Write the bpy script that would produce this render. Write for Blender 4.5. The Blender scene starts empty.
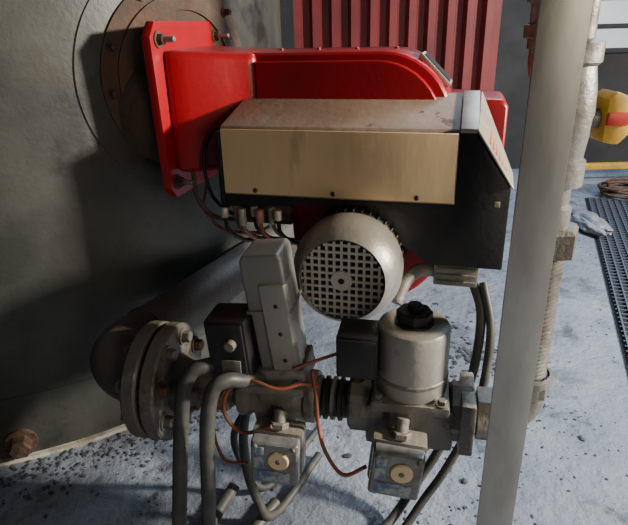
import bpy, bmesh, math, random
from mathutils import Vector, Matrix
from mathutils import noise as NZ
random.seed(4)
H=1.0   # camera height above the floor
C=bpy.context.scene.collection
R=math.radians

# ---------------------------------------------------------------- materials
def mat(name, col, rough=0.6, metal=0.0, col2=None, scale=8.0, lo=0.45, hi=0.6, bump=0.0, bscale=60, detail=6, col3=None, s3=3.0, lo3=.55, hi3=.62, rough2=None, dust=None, dlo=.3, dhi=1.0, stretch=None, col4=None, s4=1.3, lo4=.5, hi4=.6):
    m=bpy.data.materials.new(name); m.use_nodes=True
    nt=m.node_tree; N=nt.nodes; L=nt.links; b=N['Principled BSDF']
    b.inputs['Base Color'].default_value=(*col,1); b.inputs['Roughness'].default_value=rough; b.inputs['Metallic'].default_value=metal
    tc=N.new('ShaderNodeTexCoord')
    src=tc.outputs['Object']
    if stretch:
        mp=N.new('ShaderNodeMapping'); mp.inputs['Scale'].default_value=stretch; L.new(src,mp.inputs['Vector']); src=mp.outputs[0]
    def noise(s,d=detail,rg=.6):
        n=N.new('ShaderNodeTexNoise'); n.inputs['Scale'].default_value=s; n.inputs['Detail'].default_value=d; n.inputs['Roughness'].default_value=rg
        L.new(src,n.inputs['Vector']); return n
    def ramp(n,a,c):
        r=N.new('ShaderNodeMapRange'); r.inputs['From Min'].default_value=a; r.inputs['From Max'].default_value=c
        L.new(n.outputs['Fac'],r.inputs['Value']); return r
    last=None
    if col2:
        n=noise(scale); r=ramp(n,lo,hi)
        mx=N.new('ShaderNodeMix'); mx.data_type='RGBA'
        mx.inputs[6].default_value=(*col,1); mx.inputs[7].default_value=(*col2,1)
        L.new(r.outputs[0],mx.inputs[0]); last=mx.outputs[2]
        if rough2 is not None:
            rr=N.new('ShaderNodeMapRange'); rr.inputs['To Min'].default_value=rough; rr.inputs['To Max'].default_value=rough2
            L.new(r.outputs[0],rr.inputs['Value']); L.new(rr.outputs[0],b.inputs['Roughness'])
        for (cc,ss,l_,h_) in ((col3,s3,lo3,hi3),(col4,s4,lo4,hi4)):
            if cc:
                n3=noise(ss,10,.7); r3=ramp(n3,l_,h_)
                m3=N.new('ShaderNodeMix'); m3.data_type='RGBA'; m3.inputs[7].default_value=(*cc,1)
                L.new(last,m3.inputs[6]); L.new(r3.outputs[0],m3.inputs[0]); last=m3.outputs[2]
        if dust:   # dust settles on upward-facing surfaces
            ge=N.new('ShaderNodeNewGeometry'); sp=N.new('ShaderNodeSeparateXYZ'); L.new(ge.outputs['Normal'],sp.inputs[0])
            dr=N.new('ShaderNodeMapRange'); dr.inputs['From Min'].default_value=dlo; dr.inputs['From Max'].default_value=dhi; dr.inputs['To Max'].default_value=.75
            L.new(sp.outputs['Z'],dr.inputs['Value'])
            dm=N.new('ShaderNodeMix'); dm.data_type='RGBA'; dm.inputs[7].default_value=(*dust,1)
            L.new(last,dm.inputs[6]); L.new(dr.outputs[0],dm.inputs[0]); last=dm.outputs[2]
        L.new(last,b.inputs['Base Color'])
    if bump:
        n=noise(bscale,5); bp=N.new('ShaderNodeBump'); bp.inputs['Strength'].default_value=bump; bp.inputs['Distance'].default_value=.01
        L.new(n.outputs['Fac'],bp.inputs['Height']); L.new(bp.outputs['Normal'],b.inputs['Normal'])
    return m

DUST=(.34,.30,.24)
M_boiler=mat('boiler_paint',(.032,.036,.033),.45,0,(.062,.066,.058),5,.38,.66,.10,90,detail=12,col3=(.050,.036,.025),s3=2.6,lo3=.58,hi3=.74,col4=(.012,.012,.012),s4=3.4,lo4=.54,hi4=.66)
M_rust=mat('sooty_rust_plate',(.06,.038,.026),.75,0,(.10,.07,.05),7,.4,.65,.5,60,detail=10,col3=(.13,.05,.024),s3=5,lo3=.52,hi3=.64)
M_rustbolt=mat('rusty_bolt',(.07,.04,.028),.7,.3,(.13,.08,.055),40,.4,.6,.4,120)
M_edge=mat('pale_edge',(.50,.48,.42),.7,0,(.25,.22,.17),14,.5,.6)
M_red=mat('red_enamel',(.37,.006,.013),.32,0,(.26,.010,.014),6,.45,.75,.06,50,col3=(.16,.035,.028),s3=7,lo3=.58,hi3=.78,dust=(.34,.06,.055),dlo=.7,dhi=1.3)
M_redwall=mat('red_sheet',(.17,.024,.030),.5,.1,(.10,.016,.02),4,.4,.7,.05,20)
M_brass=mat('brushed_gold_panel',(.92,.66,.38),.34,.35,(.80,.56,.31),6,.4,.7,.05,40,col3=(.48,.33,.18),s3=10,lo3=.60,hi3=.78,stretch=(1,1,.25))
M_top=mat('dusty_tan_lid',(.25,.165,.115),.65,.1,(.34,.25,.185),6,.4,.65,.1,60,col3=(.13,.05,.03),s3=11,lo3=.60,hi3=.63)
M_silver=mat('silver_cap',(.50,.46,.39),.45,.4,(.38,.34,.29),12,.4,.65)
M_black=mat('black_plastic',(.009,.009,.010),.5,0,(.022,.021,.020),9,.45,.7,.1,60)
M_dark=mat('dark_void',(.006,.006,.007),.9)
M_alu=mat('dusty_aluminium',(.34,.33,.31),.40,.5,(.24,.225,.20),10,.4,.7,.12,80,dust=DUST,col3=(.15,.13,.10),s3=14,lo3=.58,hi3=.72)
M_grill=mat('grill_metal',(.56,.54,.50),.4,.4,(.44,.41,.36),20,.4,.7)
M_cast=mat('dusty_cast_grey',(.165,.160,.148),.5,.35,(.25,.23,.195),14,.4,.65,.25,90,col3=(.06,.052,.044),s3=18,lo3=.54,hi3=.66,dust=DUST,dlo=.4,dhi=1.2)
M_flange=mat('sooty_flange',(.12,.112,.10),.5,.3,(.19,.172,.145),12,.4,.65,.25,90,col3=(.05,.042,.034),s3=14,lo3=.52,hi3=.64,dust=(.26,.235,.19),dlo=.4,dhi=1.2)
M_coil=mat('dusty_coil_enamel',(.34,.33,.305),.42,.35,(.24,.22,.185),8,.42,.68,.12,70,dust=DUST,col3=(.12,.10,.075),s3=14,lo3=.6,hi3=.74)
M_act=mat('actuator_grey',(.22,.22,.21),.45,.3,(.17,.16,.14),9,.45,.7,.1,70,dust=DUST,dlo=.5,dhi=1.2,col3=(.10,.085,.065),s3=12,lo3=.6,hi3=.74)
M_pipe=mat('old_pipe',(.095,.083,.068),.5,.2,(.075,.055,.04),9,.45,.65,.3,80,dust=(.21,.195,.17),dlo=.2,dhi=1.2,col3=(.11,.055,.028),s3=6,lo3=.6,hi3=.72)
M_galv=mat('galvanised_steel',(.40,.39,.36),.38,.6,(.29,.28,.255),12,.38,.62,.02,60,col3=(.20,.17,.135),s3=8,lo3=.55,hi3=.74,stretch=(1,1,.3))
M_riser=mat('weathered_pipe',(.22,.213,.198),.45,.5,(.15,.138,.117),18,.4,.65,.2,60,col3=(.11,.07,.045),s3=9,lo3=.52,hi3=.66)
M_hose=mat('grey_hose',(.045,.046,.045),.5,0,(.085,.08,.07),20,.45,.7)
M_tube=mat('copper_red_wire',(.30,.075,.04),.5,0,(.2,.08,.05),30,.4,.6)
M_pink=mat('pink_plug',(.40,.19,.17),.5,0,(.28,.14,.12),30,.4,.6)
M_white=mat('white_plastic',(.48,.43,.37),.5,0,(.33,.29,.25),20,.45,.7)
M_clear=mat('cloudy_cover',(.22,.23,.235),.22,0,(.11,.11,.108),22,.4,.6)
M_dial=mat('beige_dial',(.66,.50,.32),.5)
M_label=mat('blue_label',(.08,.13,.24),.5,0,(.30,.32,.34),60,.45,.55)
M_orange=mat('orange_print',(.7,.16,.03),.5)
M_floor=mat('dusty_blue_concrete',(.175,.210,.265),.5,0,(.29,.33,.385),2.4,.38,.62,.8,34,detail=12,col3=(.075,.083,.10),s3=7,lo3=.56,hi3=.66,rough2=.34,col4=(.11,.13,.165),s4=1.9,lo4=.50,hi4=.62)
M_wall=mat('dark_wall',(.022,.025,.03),.8,0,(.04,.04,.045),3,.4,.6)
M_yellow=mat('yellow_paint',(.62,.36,.02),.5,0,(.4,.25,.04),20,.45,.65)
M_redpl=mat('red_plastic',(.5,.03,.02),.4)
M_grate=mat('grating_steel',(.13,.16,.21),.4,.5)
M_debris=mat('debris',(.035,.036,.042),.9,0,(.09,.10,.12),30,.4,.6)
M_bag=mat('pale_plastic_bag',(.28,.31,.35),.35,0,(.2,.22,.25),12,.4,.6,.6,18)
M_glass=mat('daylit_glass',(.5,.55,.6),.3)
b=M_glass.node_tree.nodes['Principled BSDF']; b.inputs['Emission Color'].default_value=(.75,.85,1,1); b.inputs['Emission Strength'].default_value=.35

# ---------------------------------------------------------------- helpers
def empty(name, loc=(0,0,0), rz=0, rx=0, ry=0, parent=None):
    e=bpy.data.objects.new(name,None); e.empty_display_size=.05
    C.objects.link(e); e.location=loc; e.rotation_euler=(R(rx),R(ry),R(rz)); e.parent=parent; return e
def fin(bm,name,parent,m,smooth=True,ang=35):
    bmesh.ops.recalc_face_normals(bm,faces=bm.faces)
    me=bpy.data.meshes.new(name); bm.to_mesh(me); bm.free()
    if smooth:
        for p in me.polygons: p.use_smooth=True
        try: me.set_sharp_from_angle(angle=R(ang))
        except Exception: pass
    o=bpy.data.objects.new(name,me); me.materials.append(m); C.objects.link(o); o.parent=parent; return o
def bev(bm,w,seg=2,ang=30):
    if w<=0: return
    es=[e for e in bm.edges if len(e.link_faces)==2 and e.calc_face_angle(0)>R(ang)]
    bmesh.ops.bevel(bm,geom=es,offset=w,segments=seg,affect='EDGES',profile=.6)
def box(name,parent,x0,x1,y0,y1,z0,z1,m,bw=.003,rot=None,seg=2):
    bm=bmesh.new(); bmesh.ops.create_cube(bm,size=1)
    for v in bm.verts:
        v.co=Vector(((v.co.x)*(x1-x0),(v.co.y)*(y1-y0),(v.co.z)*(z1-z0)))
    bev(bm,bw,seg)
    o=fin(bm,name,parent,m); o.location=((x0+x1)/2,(y0+y1)/2,(z0+z1)/2)
    if rot: o.rotation_euler=[R(a) for a in rot]
    return o
def prism(name,parent,prof,lo,hi,m,axis='y',bw=.003,seg=2,ang=30):
    bm=bmesh.new()
    def P(a,b,c):
        return {'y':(a,c,b),'x':(c,a,b),'z':(a,b,c)}[axis]
    A=[bm.verts.new(P(a,b,lo)) for a,b in prof]; B=[bm.verts.new(P(a,b,hi)) for a,b in prof]
    n=len(prof); bm.faces.new(A); bm.faces.new(B[::-1])
    for i in range(n): bm.faces.new((A[i],B[i],B[(i+1)%n],A[(i+1)%n]))
    bmesh.ops.recalc_face_normals(bm,faces=bm.faces)
    bev(bm,bw,seg,ang)
    return fin(bm,name,parent,m)
def slab(name,parent,quad,t,m,bw=.001):
    q=[Vector(a) for a in quad]; n=(q[1]-q[0]).cross(q[3]-q[0]).normalized()*t
    bm=bmesh.new(); A=[bm.verts.new(a) for a in q]; B=[bm.verts.new(a+n) for a in q]
    bm.faces.new(A); bm.faces.new(B[::-1])
    for i in range(4): bm.faces.new((A[i],B[i],B[(i+1)%4],A[(i+1)%4]))
    bmesh.ops.recalc_face_normals(bm,faces=bm.faces); bev(bm,bw,1)
    return fin(bm,name,parent,m)
def frame(d):
    d=Vector(d).normalized(); return d.to_track_quat('Z','Y').to_matrix()
def lathe(name,parent,prof,p,d,m,seg=48,ang=35):
    """prof = [(radius,height)], revolved about direction d from p"""
    F=frame(d); p=Vector(p); bm=bmesh.new(); rings=[]
    for r,h in prof:
        if r<1e-6: rings.append([bm.verts.new(p+F@Vector((0,0,h)))])
        else: rings.append([bm.verts.new(p+F@Vector((r*math.cos(2*math.pi*i/seg),r*math.sin(2*math.pi*i/seg),h))) for i in range(seg)])
    for a,b_ in zip(rings,rings[1:]):
        if len(a)==1 and len(b_)==1: continue
        for i in range(seg):
            j=(i+1)%seg
            if len(a)==1: bm.faces.new((a[0],b_[i],b_[j]))
            elif len(b_)==1: bm.faces.new((a[i],a[j],b_[0]))
            else: bm.faces.new((a[i],a[j],b_[j],b_[i]))
    return fin(bm,name,parent,m,ang=ang)
def cyl(name,parent,p1,p2,r,m,seg=40,r2=None,bw=.002):
    p1=Vector(p1);p2=Vector(p2);h=(p2-p1).length; r2=r if r2 is None else r2
    bw=min(bw,r*.4,h*.4)
    return lathe(name,parent,[(0,0),(r-bw,0),(r,bw),(r2,h-bw),(r2-bw,h),(0,h)],p1,p2-p1,m,seg)
def hexn(name,parent,p,d,r,h,m,seg=6):
    return lathe(name,parent,[(0,0),(r,0),(r,h*.85),(r*.88,h),(0,h)],p,d,m,seg,ang=20)
def bolt(name,parent,p,d,r,h,m):
    d=Vector(d).normalized(); p=Vector(p)
    lathe(name+'_washer',parent,[(0,0),(r*1.45,0),(r*1.45,h*.2),(0,h*.2)],p,d,m,20)
    hexn(name+'_head',parent,p+d*h*.2,d,r,h*.8,m)
def tube(name,parent,pts,r,m,seg=12,sub=8,ripple=0,rp=2):
    P=[Vector(p) for p in pts]; Q=[P[0]*2-P[1]]+P+[P[-1]*2-P[-2]]; path=[]
    for i in range(1,len(Q)-2):
        a,b_,c,d=Q[i-1:i+3]
        for k in range(sub):
            t=k/sub; path.append(.5*((2*b_)+(c-a)*t+(2*a-5*b_+4*c-d)*t*t+(3*b_-3*c+d-a)*t**3))
    path.append(P[-1]); bm=bmesh.new(); rings=[]; up=None
    for i,p in enumerate(path):
        t=(path[min(i+1,len(path)-1)]-path[max(i-1,0)]).normalized()
        if up is None: up=t.orthogonal().normalized()
        up=(up-t*up.dot(t)).normalized(); s=t.cross(up)
        rr=r+(ripple if (i//rp)%2 else 0)
        rings.append([bm.verts.new(p+(up*math.cos(2*math.pi*k/seg)+s*math.sin(2*math.pi*k/seg))*rr) for k in range(seg)])
    for a,b_ in zip(rings,rings[1:]):
        for k in range(seg): bm.faces.new((a[k],a[(k+1)%seg],b_[(k+1)%seg],b_[k]))
    bm.faces.new(rings[0]); bm.faces.new(rings[-1][::-1])
    return fin(bm,name,parent,m,ang=60)

# ---------------------------------------------------------------- room
fl=box('floor',None,-3,5,-1.5,4.1,-.1,0,M_floor,0)
box('wall_back',None,-3,5,4.0,4.1,0,3.0,M_wall,0)
box('wall_left',None,-3.1,-3,-1.5,4.1,0,3.0,M_wall,0)
bm=bmesh.new(); x=-.06; prof=[]; pitch=.083
while x<.83:
    prof+= [(x,0),(x+.026,0),(x+.038,.035),(x+.071,.035)]; x+=pitch
lo=[bm.verts.new((a,2.62+b_,0)) for a,b_ in prof]; hi=[bm.verts.new((a,2.62+b_,3)) for a,b_ in prof]
for i in range(len(prof)-1): bm.faces.new((lo[i],lo[i+1],hi[i+1],hi[i]))
ob=fin(bm,'red_corrugated_door',None,M_redwall,False)
sol=ob.modifiers.new('thick','SOLIDIFY'); sol.thickness=.004
w=empty('window_1',(2.12,3.99,.9))
box('glass',w,-.25,.35,-.01,.0,-.10,.2,M_glass,0)
for i in range(3): box('mullion_%d'%i,w,-.27+.3*i,-.23+.3*i,-.03,.0,-.12,.22,M_wall,.002)
for z in(-.12,.03,.2): box('bar_%d'%int(z*100),w,-.27,.37,-.03,0,z,z+.03,M_wall,.002)
y=empty('yellow_barrier',(2.3,3.7,0))
box('rail',y,-.6,1.2,-.02,.02,.06,.10,M_yellow,.004)
for i in range(3): box('foot_%d'%i,y,-.55+.8*i,-.5+.8*i,-.02,.02,0,.07,M_yellow,.002)

# ---------------------------------------------------------------- boiler (vertical drum)
BC=Vector((-1.072,2.056,0)); BR=.98
bo=empty('boiler',BC)
lathe('drum',bo,[(0,.0),(BR,.0),(BR,2.6),(BR*.8,2.75),(0,2.85)],(0,0,0),(0,0,1),M_boiler,160)
lathe('base_lip',bo,[(BR-.02,.010),(BR+.014,.010),(BR+.014,0),(BR-.02,0)],(0,0,0),(0,0,1),M_edge,160)
lathe('weld_band',bo,[(BR-.01,.17),(BR+.002,.172),(BR+.002,.182),(BR-.01,.184)],(0,0,0),(0,0,1),M_boiler,160)
nb=Vector((.785,-.62,0)).normalized(); tb=Vector((-nb.y,nb.x,0))
Zv=Vector((0,0,1))
def patch(name,r0,r1,zc,th,m,n=96):
    """annular plate that hugs the drum"""
    bm=bmesh.new(); K=[]
    def pt(r,a,o):
        s=r*math.cos(a); ph=s/BR
        return (nb*math.cos(ph)+tb*math.sin(ph))*(BR+o)+Zv*(zc+r*math.sin(a))
    steps=10
    for k in range(steps+1):
        r=r0+(r1-r0)*k/steps; K.append([bm.verts.new(pt(r,2*math.pi*i/n,th)) for i in range(n)])
    K.append([bm.verts.new(pt(r1,2*math.pi*i/n,-.01)) for i in range(n)])
    if r0>0: K.insert(0,[bm.verts.new(pt(r0,2*math.pi*i/n,-.01)) for i in range(n)])
    for a,b_ in zip(K,K[1:]):
        for i in range(n): bm.faces.new((a[i],a[(i+1)%n],b_[(i+1)%n],b_[i]))
    return fin(bm,name,bo,m)
ZC=H-.11
patch('burner_mount_plate',.001,.275,ZC,.004,M_boiler)
patch('burner_mount_ring',.001,.222,ZC,.010,M_rust)
patch('burner_inner_ring',.15,.185,ZC,.016,M_rust)
for a in (158,186,214,232,120,75,45):
    a=R(a); s=.205*math.cos(a); ph=s/BR; nn=nb*math.cos(ph)+tb*math.sin(ph)
    bolt('ring_bolt',bo,nn*(BR+.010)+Zv*(ZC+.205*math.sin(a)),nn,.008,.020,M_rustbolt)
for a,z in ((-1.235,.05),(-.75,.05),(-1.75,.05)):
    n=Vector((math.cos(a),math.sin(a),0)); bolt('anchor_bolt',bo,n*BR+Vector((0,0,z)),n,.027,.038,M_rustbolt)

# ---------------------------------------------------------------- burner
B=empty('gas_burner',(-.184,1.15,H-.325),-15)
prism('mounting_plate',B,[(.07,-.035),(.36,-.035),(.385,-.01),(.385,.31),(.36,.34),(.06,.34),(.035,.31),(.045,-.01)],-.170,-.150,M_red,'x',.003)
cyl('blast_tube',B,(-.33,.215,.145),(-.17,.215,.145),.135,M_rust,48)
for yy,zz in ((.065,.305),(.355,.305),(.075,.0),(.355,.0)):
    bolt('plate_bolt',B,(-.150,yy,zz),(1,0,0),.012,.016,M_rustbolt)
    cyl('stud',B,(-.135,yy,zz),(-.110,yy,zz),.006,M_galv,12)
bm=bmesh.new()
secs=[(-.150,.075,.345,.02,.285),(-.10,.085,.345,.02,.28),(-.03,.13,.38,.02,.275),(.03,.15,.40,.0,.272)]
rings=[[bm.verts.new(c) for c in((x,a,c0),(x,b_,c0),(x,b_,d),(x,a,d))] for x,a,b_,c0,d in secs]
for a,b_ in zip(rings,rings[1:]):
    for k in range(4): bm.faces.new((a[k],a[(k+1)%4],b_[(k+1)%4],b_[k]))
bm.faces.new(rings[0]); bm.faces.new(rings[-1][::-1]); bmesh.ops.recalc_face_normals(bm,faces=bm.faces); bev(bm,.018,4,50)
fin(bm,'casing_neck',B,M_red)
def arcprof(x0,x1,z0,z1,r,n=10):
    p=[(x0,z0),(x0,z1)]
    for i in range(n+1):
        a=math.pi/2*(1-i/n); p.append((x1-r+r*math.cos(a),z1-r+r*math.sin(a)))
    p.append((x1,z0)); return p
prism('casing',B,arcprof(0,.455,-.02,.272,.15),.16,.40,M_red,'y',.012,3,40)
prism('casing_front_lip',B,arcprof(.03,.435,.0,.255,.14),.145,.162,M_red,'y',.006,3,40)
prism('casing_rear_box',B,[(.44,-.02),(.44,.178),(.555,.173),(.565,.158),(.565,-.02)],.19,.36,M_red,'y',.01,3,40)
g=empty('sight_frame',(.411,.24,.231),0,0,45,B)
box('sight_bezel',g,-.045,.045,-.045,.045,-.006,.005,M_silver,.002)
box('sight_glass',g,-.039,.039,-.038,.038,.003,.007,M_dark,.001)
for i in range(4): bolt('casing_screw_%d'%i,B,(.05+.09*i,.28,.272),(0,0,1),.005,.004,M_red)
# electrical cover
prism('cover_shell',B,[(0,0),(0,.135),(.006,.142),(.185,.188),(.185,0)],0,.472,M_top,'x',.003)
prism('cover_front_panel',B,[(.002,.004),(.470,.004),(.470,.136),(.002,.136)],-.004,.002,M_brass,'y',.0015)
for i,xx in enumerate((.07,.235,.40)): cyl('cover_screw_%d'%i,B,(xx,-.008,.012),(xx,-.003,.012),.005,M_black,12)
box('cover_left_end',B,-.012,0,.0,.18,-.035,.13,M_black,.002)
prism('cover_end_cap',B,[(.472,.0),(.472,.138),(.500,.138),(.572,.035),(.572,-.13),(.43,-.13),(.30,-.04),(.30,-.012),(-.012,-.03),(-.012,0)],.004,.18,M_black,'y',.004)
prism('silver_top',B,[(0.0,.137),(0.0,.145),(.185,.192),(.185,.17)],.473,.505,M_silver,'x',.001)
slab('label_strip',B,[(.501,-.002,.142),(.573,-.002,.036),(.577,.10,.040),(.507,.185,.188)],.004,M_silver)
for i in range(6):
    t=.30+.085*i; p=Vector((.501+.072*t,-.002,.142-.106*t)); q=Vector((.507+.070*t,.185-.085*t,.188-.148*t)); d=(q-p); e=Vector((.068,0,-.103))*.045
    a=p+d*.12; c=p+d*(.5+.12*(i%2)); up=Vector((.0035,-.0005,.0035))
    slab('label_print_%d'%i,B,[a+up,a+e+up,c+e+up,c+up],.001,M_orange,0)
box('end_cap_screw',B,.545,.555,-.0,.006,.0,.01,M_silver,.001)
# fan scroll
lathe('fan_scroll',B,[(0,0),(.16,0),(.172,.006),(.176,.02),(.172,.034),(.165,.04),(.165,.16),(.172,.17),(.165,.19),(0,.19)],(.285,.105,-.105),(0,1,0),M_red,80)
# motor
mo=empty('fan_motor',(.277,0,-.120),0,0,0,B)
lathe('motor_body',mo,[(0,0.12),(.092,.12),(.098,.11),(.098,-.02),(.103,-.028),(.107,-.04),(.108,-.07),(.104,-.095),(.094,-.115),(.086,-.124),(.083,-.127),(.080,-.124),(.078,-.118),(0,-.118)],(0,0,0),(0,1,0),M_alu,72)
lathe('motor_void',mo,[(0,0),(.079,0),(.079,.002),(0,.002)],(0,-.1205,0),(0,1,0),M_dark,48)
s=.0142
for i in range(-5,6):
    c=i*s; hl=math.sqrt(max(.079**2-c*c,0))
    box('grill_v_%d'%i,mo,c-.0024,c+.0024,-.1265,-.123,-hl,hl,M_grill,0)
    box('grill_h_%d'%i,mo,-hl,hl,-.127,-.1235,c-.0024,c+.0024,M_grill,0)
lathe('grill_centre',mo,[(0,0),(.02,0),(.021,.003),(0,.003)],(0,-.1285,0),(0,1,0),M_grill,32)
cyl('grill_badge',mo,(0,-.130,0),(0,-.1285,0),.006,M_dark,12)
for i in range(36):
    a=2*math.pi*i/36
    o=box('fin_%d'%i,mo,-.0012,.0012,-.055,.055,-.004,.004,M_alu,0); o.location=(.099*math.cos(a),.045,.099*math.sin(a)); o.rotation_euler=(0,-a+math.pi/2,0)
# plugs and wires under the cover, left
for i in range(7):
    xx=-.005+.02*i; yy=.0+.02*(i%2)
    cyl('plug_%d'%i,B,(xx,yy,-.03),(xx,yy,-.052-.008*(i%3)),.0085,(M_white,M_pink,M_silver)[i%3],14)
    tube('lead_%d'%i,B,[(xx,yy,-.05),(xx+.002,yy+.01,-.085),(xx+.02,yy+.05,-.12),(xx+.06,yy+.10,-.14)],.0045,(M_black,M_tube,M_pink)[i%3],8)
box('terminal_block',B,-.02,.12,.08,.14,-.09,-.03,M_rustbolt,.004)
tube('lead_loop',B,[(-.012,.1,.1),(-.05,.09,.12),(-.075,.07,.06),(-.06,.06,-.02),(-.02,.06,-.06),(.02,.06,-.07)],.004,M_black,8)
tube('lead_loop_b',B,[(-.12,.1,.02),(-.09,.05,-.03),(-.05,.05,-.07),(.02,.07,-.08)],.005,M_pipe,8)
tube('lead_loop_c',B,[(-.10,.12,-.02),(-.08,.06,-.06),(-.03,.05,-.10),(.05,.07,-.11)],.004,M_pink,8)
box('junction_box',B,.44,.53,.03,.09,-.185,-.135,M_alu,.004)
for i in range(3): box('junction_rib_%d'%i,B,.445,.525,.026,.031,-.178+.015*i,-.172+.015*i,M_cast,.001)
tube('junction_conduit',B,[(.44,.05,-.16),(.41,.03,-.155),(.385,.0,-.17),(.37,-.03,-.205)],.013,M_cast,12,10,.0015,1)

# ---------------------------------------------------------------- gas line
TL=(-.306,.95,H-.653); TA=-12
T=empty('gas_pipe',TL,TA)
pts=[(-.03,0,0.004),(-.055,0,0.004),(-.085,.008,.006),(-.11,.025,.01),(-.127,.05,.012),(-.132,.08,.012),(-.127,.12,.012),(-.10,.22,.012),(.0,.62,.012),(.05,.80,.012)]
tube('elbow_pipe',T,pts,.058,M_pipe,32,6)
lathe('weld_collar',T,[(.056,0),(.062,.003),(.062,.010),(.056,.013)],(-.118,.15,.012),(.25,.97,0),M_pipe,40)
for k,x0 in enumerate((-.035,.002)):
    lathe('flange_%d'%k,T,[(0,0),(.112,0),(.116,.004),(.116,.026),(.112,.030),(.0,.030)],(x0,0,0.003),(1,0,0),M_flange,64)
lathe('flange_gasket',T,[(0,0),(.106,0),(.106,.008),(0,.008)],(-.005,0,0.003),(1,0,0),M_dark,48)
lathe('flange_hub',T,[(.06,0),(.048,.02),(.04,.045),(.04,.11),(.034,.11)],(.032,0,0),(1,0,0),M_flange,40)
for i in range(8):
    a=2*math.pi*(i+.5)/8; p=Vector((.032,.09*math.cos(a),.003+.09*math.sin(a)))
    bolt('flange_bolt_%d'%i,T,p,(1,0,0),.012,.018,M_rustbolt if i%3==0 else M_flange)
    bolt('flange_nut_%d'%i,T,p+Vector((-.067,0,0)),(-1,0,0),.012,.018,M_flange)
cyl('nipple_a',T,(.10,0,0),(.18,0,0),.034,M_cast)
hexn('union_a',T,(.115,0,0),(1,0,0),.046,.03,M_cast,8)
cyl('nipple_b',T,(.30,0,0),(.38,0,0),.035,M_black)
for i in range(4): lathe('nipple_ring_%d'%i,T,[(.035,0),(.041,.002),(.041,.008),(.035,.010)],(.313+.014*i,0,0),(1,0,0),M_black if i%2 else M_cast,40)
cyl('nipple_c',T,(.58,0,0),(.66,0,0),.034,M_cast)
hexn('union_c',T,(.605,0,0),(1,0,0),.047,.035,M_cast,6)

# motorised valve
V=empty('motorized_gas_valve',TL,TA)
lathe('body_barrel',V,[(.030,0),(.048,0),(.050,.004),(.050,.018),(.042,.024),(.050,.05),(.056,.075),(.050,.10),(.042,.125),(.050,.131),(.050,.145),(.048,.149),(.03,.149)],(.165,0,0),(1,0,0),M_cast,32)
lathe('body_bowl',V,[(0,-.085),(.035,-.083),(.05,-.06),(.055,-.02),(.055,.03),(.06,.04),(.06,.052),(0,.052)],(.24,0,0),(0,0,1),M_cast,40)
for sx in(-1,1):
    for sy in(-1,1): bolt('bonnet_screw',V,(.24+.044*sx,.044*sy,.052),(0,0,1),.008,.012,M_cast)
box('bonnet',V,.18,.30,-.06,.06,.035,.054,M_cast,.006)
A=empty('actuator',(.256,0,.054),0,2,-6,V)
prism('actuator_body',A,[(-.036,-.036),(.030,-.036),(.037,-.03),(.037,.034),(-.036,.034)],.0,.20,M_act,'z',.005,3)
prism('actuator_head',A,[(-.036,.0),(-.036,.095),(-.028,.106),(.032,.106),(.038,.098),(.038,.0)],-.039,.037,M_act,'y',.005,3).location=(-.002,0,.148)
prism('actuator_side',A,[(-.01,-.044),(.034,-.044),(.04,-.036),(.04,.0),(-.01,.0)],.02,.20,M_coil,'z',.004,2)
box('actuator_seam',A,-.041,.041,-.041,.039,.143,.149,M_cast,.001)
box('actuator_foot',A,-.046,.046,-.046,.042,0,.03,M_cast,.005)
for i in range(3): cyl('actuator_screw_%d'%i,A,(.015,-.0465,.05+.055*i),(.015,-.043,.05+.055*i),.004,M_black,10)
box('terminal_box',V,.133,.208,-.075,.0,.068,.19,M_black,.006,(0,-4,0))
box('terminal_box_lid',V,.138,.203,-.080,-.074,.074,.184,M_black,.003,(0,-4,0))
cyl('terminal_gland',V,(.18,-.092,.15),(.18,-.078,.15),.010,M_cast,16)
box('terminal_tag',V,.160,.195,-.083,-.079,.088,.118,M_cast,.002)

# solenoid valve
S=empty('solenoid_valve',TL,TA)
lathe('coil',S,[(0,.045),(.058,.045),(.062,.049),(.063,.055),(.063,.168),(.060,.174),(.054,.177),(0,.177)],(.487,0,0),(0,0,1),M_coil,64)
lathe('coil_seam',S,[(.063,.075),(.0645,.077),(.0645,.082),(.063,.084)],(.487,0,0),(0,0,1),M_cast,64)
lathe('knob_base',S,[(0,.172),(.034,.172),(.034,.181),(0,.183)],(.487,0,0),(0,0,1),M_black,32)
hexn('knob',S,(.487,0,.181),(0,0,1),.031,.020,M_black,8)
cyl('knob_stem',S,(.487,0,.195),(.487,0,.212),.013,M_black,16)
box('valve_collar',S,.42,.555,-.065,.065,.028,.048,M_cast,.006)
for sx in(-1,1):
    for sy in(-1,1): bolt('collar_screw',S,(.487+.055*sx,.052*sy,.048),(0,0,1),.008,.01,M_cast)
lathe('valve_bowl',S,[(0,-.085),(.045,-.082),(.062,-.05),(.064,.03),(0,.03)],(.487,0,0),(0,0,1),M_cast,8,20)
for x0,x1 in((.375,.42),(.555,.60)): 
    lathe('port_%d'%(x0*100),S,[(0,0),(.046,0),(.054,.006),(.054,.04),(.048,x1-x0),(0,x1-x0)],(x0,0,0),(1,0,0),M_cast,8,20)
box('valve_block',S,.41,.565,-.05,.05,-.055,.03,M_cast,.008)
box('terminal_box',S,.358,.43,-.055,.015,.085,.168,M_black,.006)
box('terminal_lid',S,.362,.426,-.06,-.054,.09,.163,M_black,.003)
cyl('cable_gland',S,(.392,-.02,.06),(.392,-.02,.086),.013,M_black,16)
box('pipe_clip',S,.575,.60,-.055,.055,-.055,.05,M_cast,.004)

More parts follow.
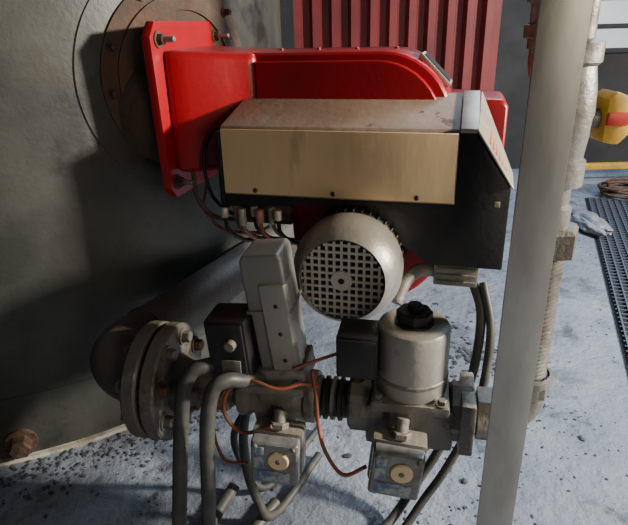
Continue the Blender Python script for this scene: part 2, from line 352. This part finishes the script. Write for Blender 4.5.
def pswitch(loc,rz,ry):
    E=empty('pressure_switch',loc,rz,0,ry)
    box('base',E,-.046,.046,-.005,.035,-.046,.046,M_cast,.006)
    box('cover',E,-.043,.043,-.032,-.004,-.050,.042,M_clear,.008,seg=3)
    cyl('dial',E,(.008,-.037,.008),(.008,-.031,.008),.019,M_dial,28)
    cyl('dial_slot',E,(.008,-.0385,.008),(.008,-.036,.008),.005,M_clear,12)
    box('label',E,-.034,.028,-.0335,-.031,-.041,-.018,M_label,.001)
    box('label_b',E,-.036,-.018,-.0335,-.031,-.012,.033,M_label,.001)
    for sx in(-1,1): cyl('lid_screw_%d'%sx,E,(.034*sx,-.036,.034),(.034*sx,-.03,.034),.005,M_cast,12)
    cyl('stem',E,(0,.01,.04),(0,.03,.070),.012,M_cast,16)
    hexn('stem_nut',E,(0,.012,.045),(0,.3,1),.018,.010,M_cast)
    return E
pswitch((-.074,.80,H-.708),-10,2)
pswitch((.132,.745,H-.690),-10,6)

# ---------------------------------------------------------------- riser with flexible connector
G=empty('gas_supply_pipe',(.364,.81,H))
z0=-.653
tube('bottom_elbow',G,[(-.055,.012,z0),(-.045,.01,z0),(-.025,.005,z0+.008),(-.007,0,z0+.028),(0,0,z0+.055),(0,0,z0+.09)],.034,M_riser,24,6)
lathe('elbow_bead',G,[(.034,0),(.041,.003),(.041,.014),(.034,.017)],(0,0,z0+.08),(0,0,1),M_riser,32)
prof=[(0,0)]; zz=0
while zz<.235:
    prof+=[(.024,zz),(.0285,zz+.0025),(.0285,zz+.0045),(.024,zz+.007)]; zz+=.0078
prof+=[(0,zz)]
lathe('flexible_bellows',G,prof,(0,0,-.575),(0,0,1),M_riser,28,60)
hexn('union_lower',G,(0,0,-.595),(0,0,1),.038,.035,M_riser)
hexn('union_nut',G,(0,0,-.335),(0,0,1),.045,.045,M_pipe,6)
lathe('riser',G,[(0,-.30),(.030,-.295),(.030,-.26),(.025,-.255),(.025,-.23),(.039,-.225),(.039,-.19),(.034,-.185),(.038,-.15),(.040,-.12),(.038,-.09),(.033,-.06),(.039,-.055),(.039,-.03),(.025,-.025),(.025,.03),(.033,.033),(.033,.06),(.025,.063),(.025,1.2),(0,1.2)],(-.004,0,0),(0,0,1),M_riser,32)
cyl('valve_stem',G,(.03,0,-.132),(.050,0,-.132),.014,M_riser,16)
prism('valve_handle',G,[(.044,-.162),(.044,-.102),(.055,-.093),(.078,-.102),(.082,-.152),(.068,-.167)],-.025,.025,M_yellow,'y',.006)
box('handle_grip',G,.045,.078,-.029,-.022,-.139,-.121,M_redpl,.003)
box('handle_cap',G,.074,.086,-.012,.012,-.147,-.117,M_redpl,.004)
Q=empty('vent_pipe',(.50,1.30,H))
cyl('pipe',Q,(0,0,-.06),(0,0,1.2),.024,M_riser,24)
for z in(-.04,.03,.09): lathe('fitting_%d'%int(z*100+50),Q,[(.024,0),(.034,.004),(.034,.028),(.024,.032)],(0,0,z),(0,0,1),M_riser,24)
tube('tail',Q,[(0,0,-.05),(0,.0,-.09),(.02,.02,-.12),(.07,.03,-.13)],.018,M_riser,14)

# ---------------------------------------------------------------- steel post (angle section)
P=empty('steel_post',(.279,.66,0),-6)
box('face_flange',P,-.028,.027,0,.005,0,2.6,M_galv,.001)
box('side_flange',P,.022,.027,.004,.05,0,2.6,M_galv,.001)
box('foot_plate',P,-.05,.05,-.03,.08,0,.008,M_galv,.001)

# ---------------------------------------------------------------- hoses and wires
def hose(name,pts,r,m=M_hose,sub=10):
    return tube(name,None,[(a,b_,H+c) for a,b_,c in pts],r,m,14,sub)
hose('flexible_conduit',[(-.10,.93,-.60),(-.16,.88,-.572),(-.195,.85,-.555),(-.225,.84,-.565),(-.243,.83,-.62),(-.26,.80,-.78),(-.275,.79,-.93),(-.27,.82,-.987),(-.2,1.0,-.987)],.0140)
hose('flexible_conduit',[(-.09,.88,-.60),(-.13,.83,-.575),(-.155,.81,-.56),(-.18,.80,-.575),(-.195,.79,-.65),(-.205,.78,-.8),(-.215,.77,-.94),(-.19,.8,-.987),(-.1,.95,-.987)],.0135)
hose('flexible_conduit',[(-.12,.95,-.66),(-.15,.93,-.74),(-.155,.92,-.83),(-.135,.90,-.92),(-.10,.92,-.989),(0,1.1,-.989)],.010)
hose('flexible_conduit',[(-.13,.95,-.70),(-.18,.96,-.80),(-.17,.98,-.9),(-.12,1.0,-.989),(0,1.2,-.989)],.008)
hose('black_hose',[(.33,1.06,-.50),(.345,1.03,-.56),(.335,1.0,-.65),(.31,.98,-.75),(.26,.96,-.86),(.20,.93,-.94),(.14,.88,-.988),(.05,.80,-.988)],.010)
hose('black_hose',[(.35,1.05,-.50),(.36,1.0,-.60),(.33,.95,-.75),(.27,.92,-.87),(.22,.90,-.94),(.16,.85,-.989),(.08,.76,-.989)],.009)
def tw(x,y,z):
    c,s_=math.cos(R(TA)),math.sin(R(TA)); return (TL[0]+x*c-y*s_, TL[1]+x*s_+y*c, TL[2]-H+z)
hose('copper_capillary',[tw(.25,-.10,.0),tw(.19,-.09,-.03),tw(.155,-.08,.0),tw(.165,-.075,.05),tw(.21,-.08,.078),tw(.26,-.085,.07),tw(.30,-.07,.075),tw(.325,-.05,.06)],.0035,M_tube)
hose('copper_capillary',[tw(.315,-.05,.09),tw(.325,-.07,.05),tw(.33,-.08,0),tw(.345,-.10,-.04),tw(.38,-.12,-.07),tw(.42,-.115,-.05)],.0035,M_tube)
hose('copper_capillary',[tw(.28,-.05,.09),tw(.32,-.03,.10),tw(.36,-.03,.12),tw(.365,-.03,.13)],.003,M_tube)
hose('copper_capillary',[tw(.20,-.10,-.09),tw(.15,-.09,-.10),tw(.12,-.06,-.06),tw(.13,-.05,.0),tw(.17,-.05,.06)],.003,M_tube)

# ---------------------------------------------------------------- background bits
gr=empty('floor_grating',(1.04,1.62,0),-21)
for i in range(11): box('bar_%d'%i,gr,.034*i-.003,.034*i+.003,-.3,1.7,0,.012,M_grate,0)
for i in range(60): box('cross_%d'%i,gr,-.01,.35,-.3+.034*i,-.294+.034*i,0,.010,M_grate,0)
box('channel',gr,-.02,.36,-.32,1.72,.0,.003,M_dark,0)
cc=empty('coiled_cable',(1.90,3.25,0))
pts=[]
for i in range(70):
    a=i*.5; rr=.14+.03*math.sin(i*.7); pts.append((rr*math.cos(a),rr*.8*math.sin(a),.012+.0009*i))
tube('coil',cc,pts,.009,M_rustbolt,8,4)
bm=bmesh.new(); bmesh.ops.create_icosphere(bm,subdivisions=4,radius=1)
for v in bm.verts:
    k=1+.25*NZ.noise(v.co*2.2)+.1*NZ.noise(v.co*6); v.co=Vector((v.co.x*.07*k,v.co.y*.17*k,max(0,.03+v.co.z*.04*k)))
pb=fin(bm,'plastic_bag',None,M_bag); pb.location=(1.42,2.72,0)
bm=bmesh.new(); cnt=0
def rock(x,yy,s):
    mm=Matrix.Translation((x,yy,s*.2))@Matrix.Rotation(random.random()*6,4,'Z')@Matrix.Diagonal((s*random.uniform(.6,2.0),s,s*.5,1))
    bmesh.ops.create_icosphere(bm,subdivisions=1,radius=1,matrix=mm)
while cnt<1700:
    x=random.uniform(-.7,1.7); yy=random.uniform(.7,3.4)
    if (Vector((x,yy))-BC.xy).length<BR+.03: continue
    dn=NZ.noise(Vector((x*2.5,yy*2.5,3)))+.5*NZ.noise(Vector((x*7,yy*7,9)))
    if random.random()>max(.03,.2+dn*1.8): continue
    cnt+=1; rock(x,yy,random.uniform(.0010,.0038)*(1 if random.random()<.96 else 2.8))
for i in range(260):   # loose flakes fallen beside the riser
    a=random.random()*6.28; q=abs(random.gauss(0,.09)); rock(.50+q*math.cos(a)*1.2,1.52+q*math.sin(a)*1.6,random.uniform(.002,.008))
for i in range(700):   # soot swept against the boiler foot
    a=random.uniform(-1.5,-.6); q=BR+.02+abs(random.gauss(0,.07)); rock(BC.x+q*math.cos(a),BC.y+q*math.sin(a),random.uniform(.0015,.006))
fin(bm,'floor_debris',None,M_debris,False)

# ---------------------------------------------------------------- lights, world, camera
def area(name,loc,target,size,power,col,sy=None):
    l=bpy.data.lights.new(name,'AREA'); l.energy=power; l.color=col; l.size=size
    if sy: l.shape='RECTANGLE'; l.size_y=sy
    o=bpy.data.objects.new(name,l); C.objects.link(o); o.location=loc
    o.rotation_euler=(Vector(target)-Vector(loc)).to_track_quat('-Z','Y').to_euler(); return o
area('doorway_light',(2.9,.42,1.52),(-.2,1.3,.5),.22,265,(1,.91,.78))
area('skylight',(1.7,3.7,2.9),(.8,1.9,0),1.6,135,(.60,.78,1))
area('front_fill_light',(1.1,-1.3,1.2),(.2,1.1,.65),.7,14,(1,.86,.66))  # weak warm fill added to brighten the cover front, not a known doorway
w=bpy.data.worlds.new('World'); bpy.context.scene.world=w; w.use_nodes=True
bg=w.node_tree.nodes['Background']; bg.inputs['Color'].default_value=(.75,.85,1,1); bg.inputs['Strength'].default_value=.045
cam=bpy.data.cameras.new('camera'); co=bpy.data.objects.new('camera',cam); C.objects.link(co)
cam.sensor_width=36; cam.lens=32.1; cam.clip_start=.05
co.matrix_world=Matrix.Translation((0,0,H))@Matrix.Rotation(R(67),4,'X')@Matrix.Rotation(R(-1.5),4,'Z')
bpy.context.scene.camera=co
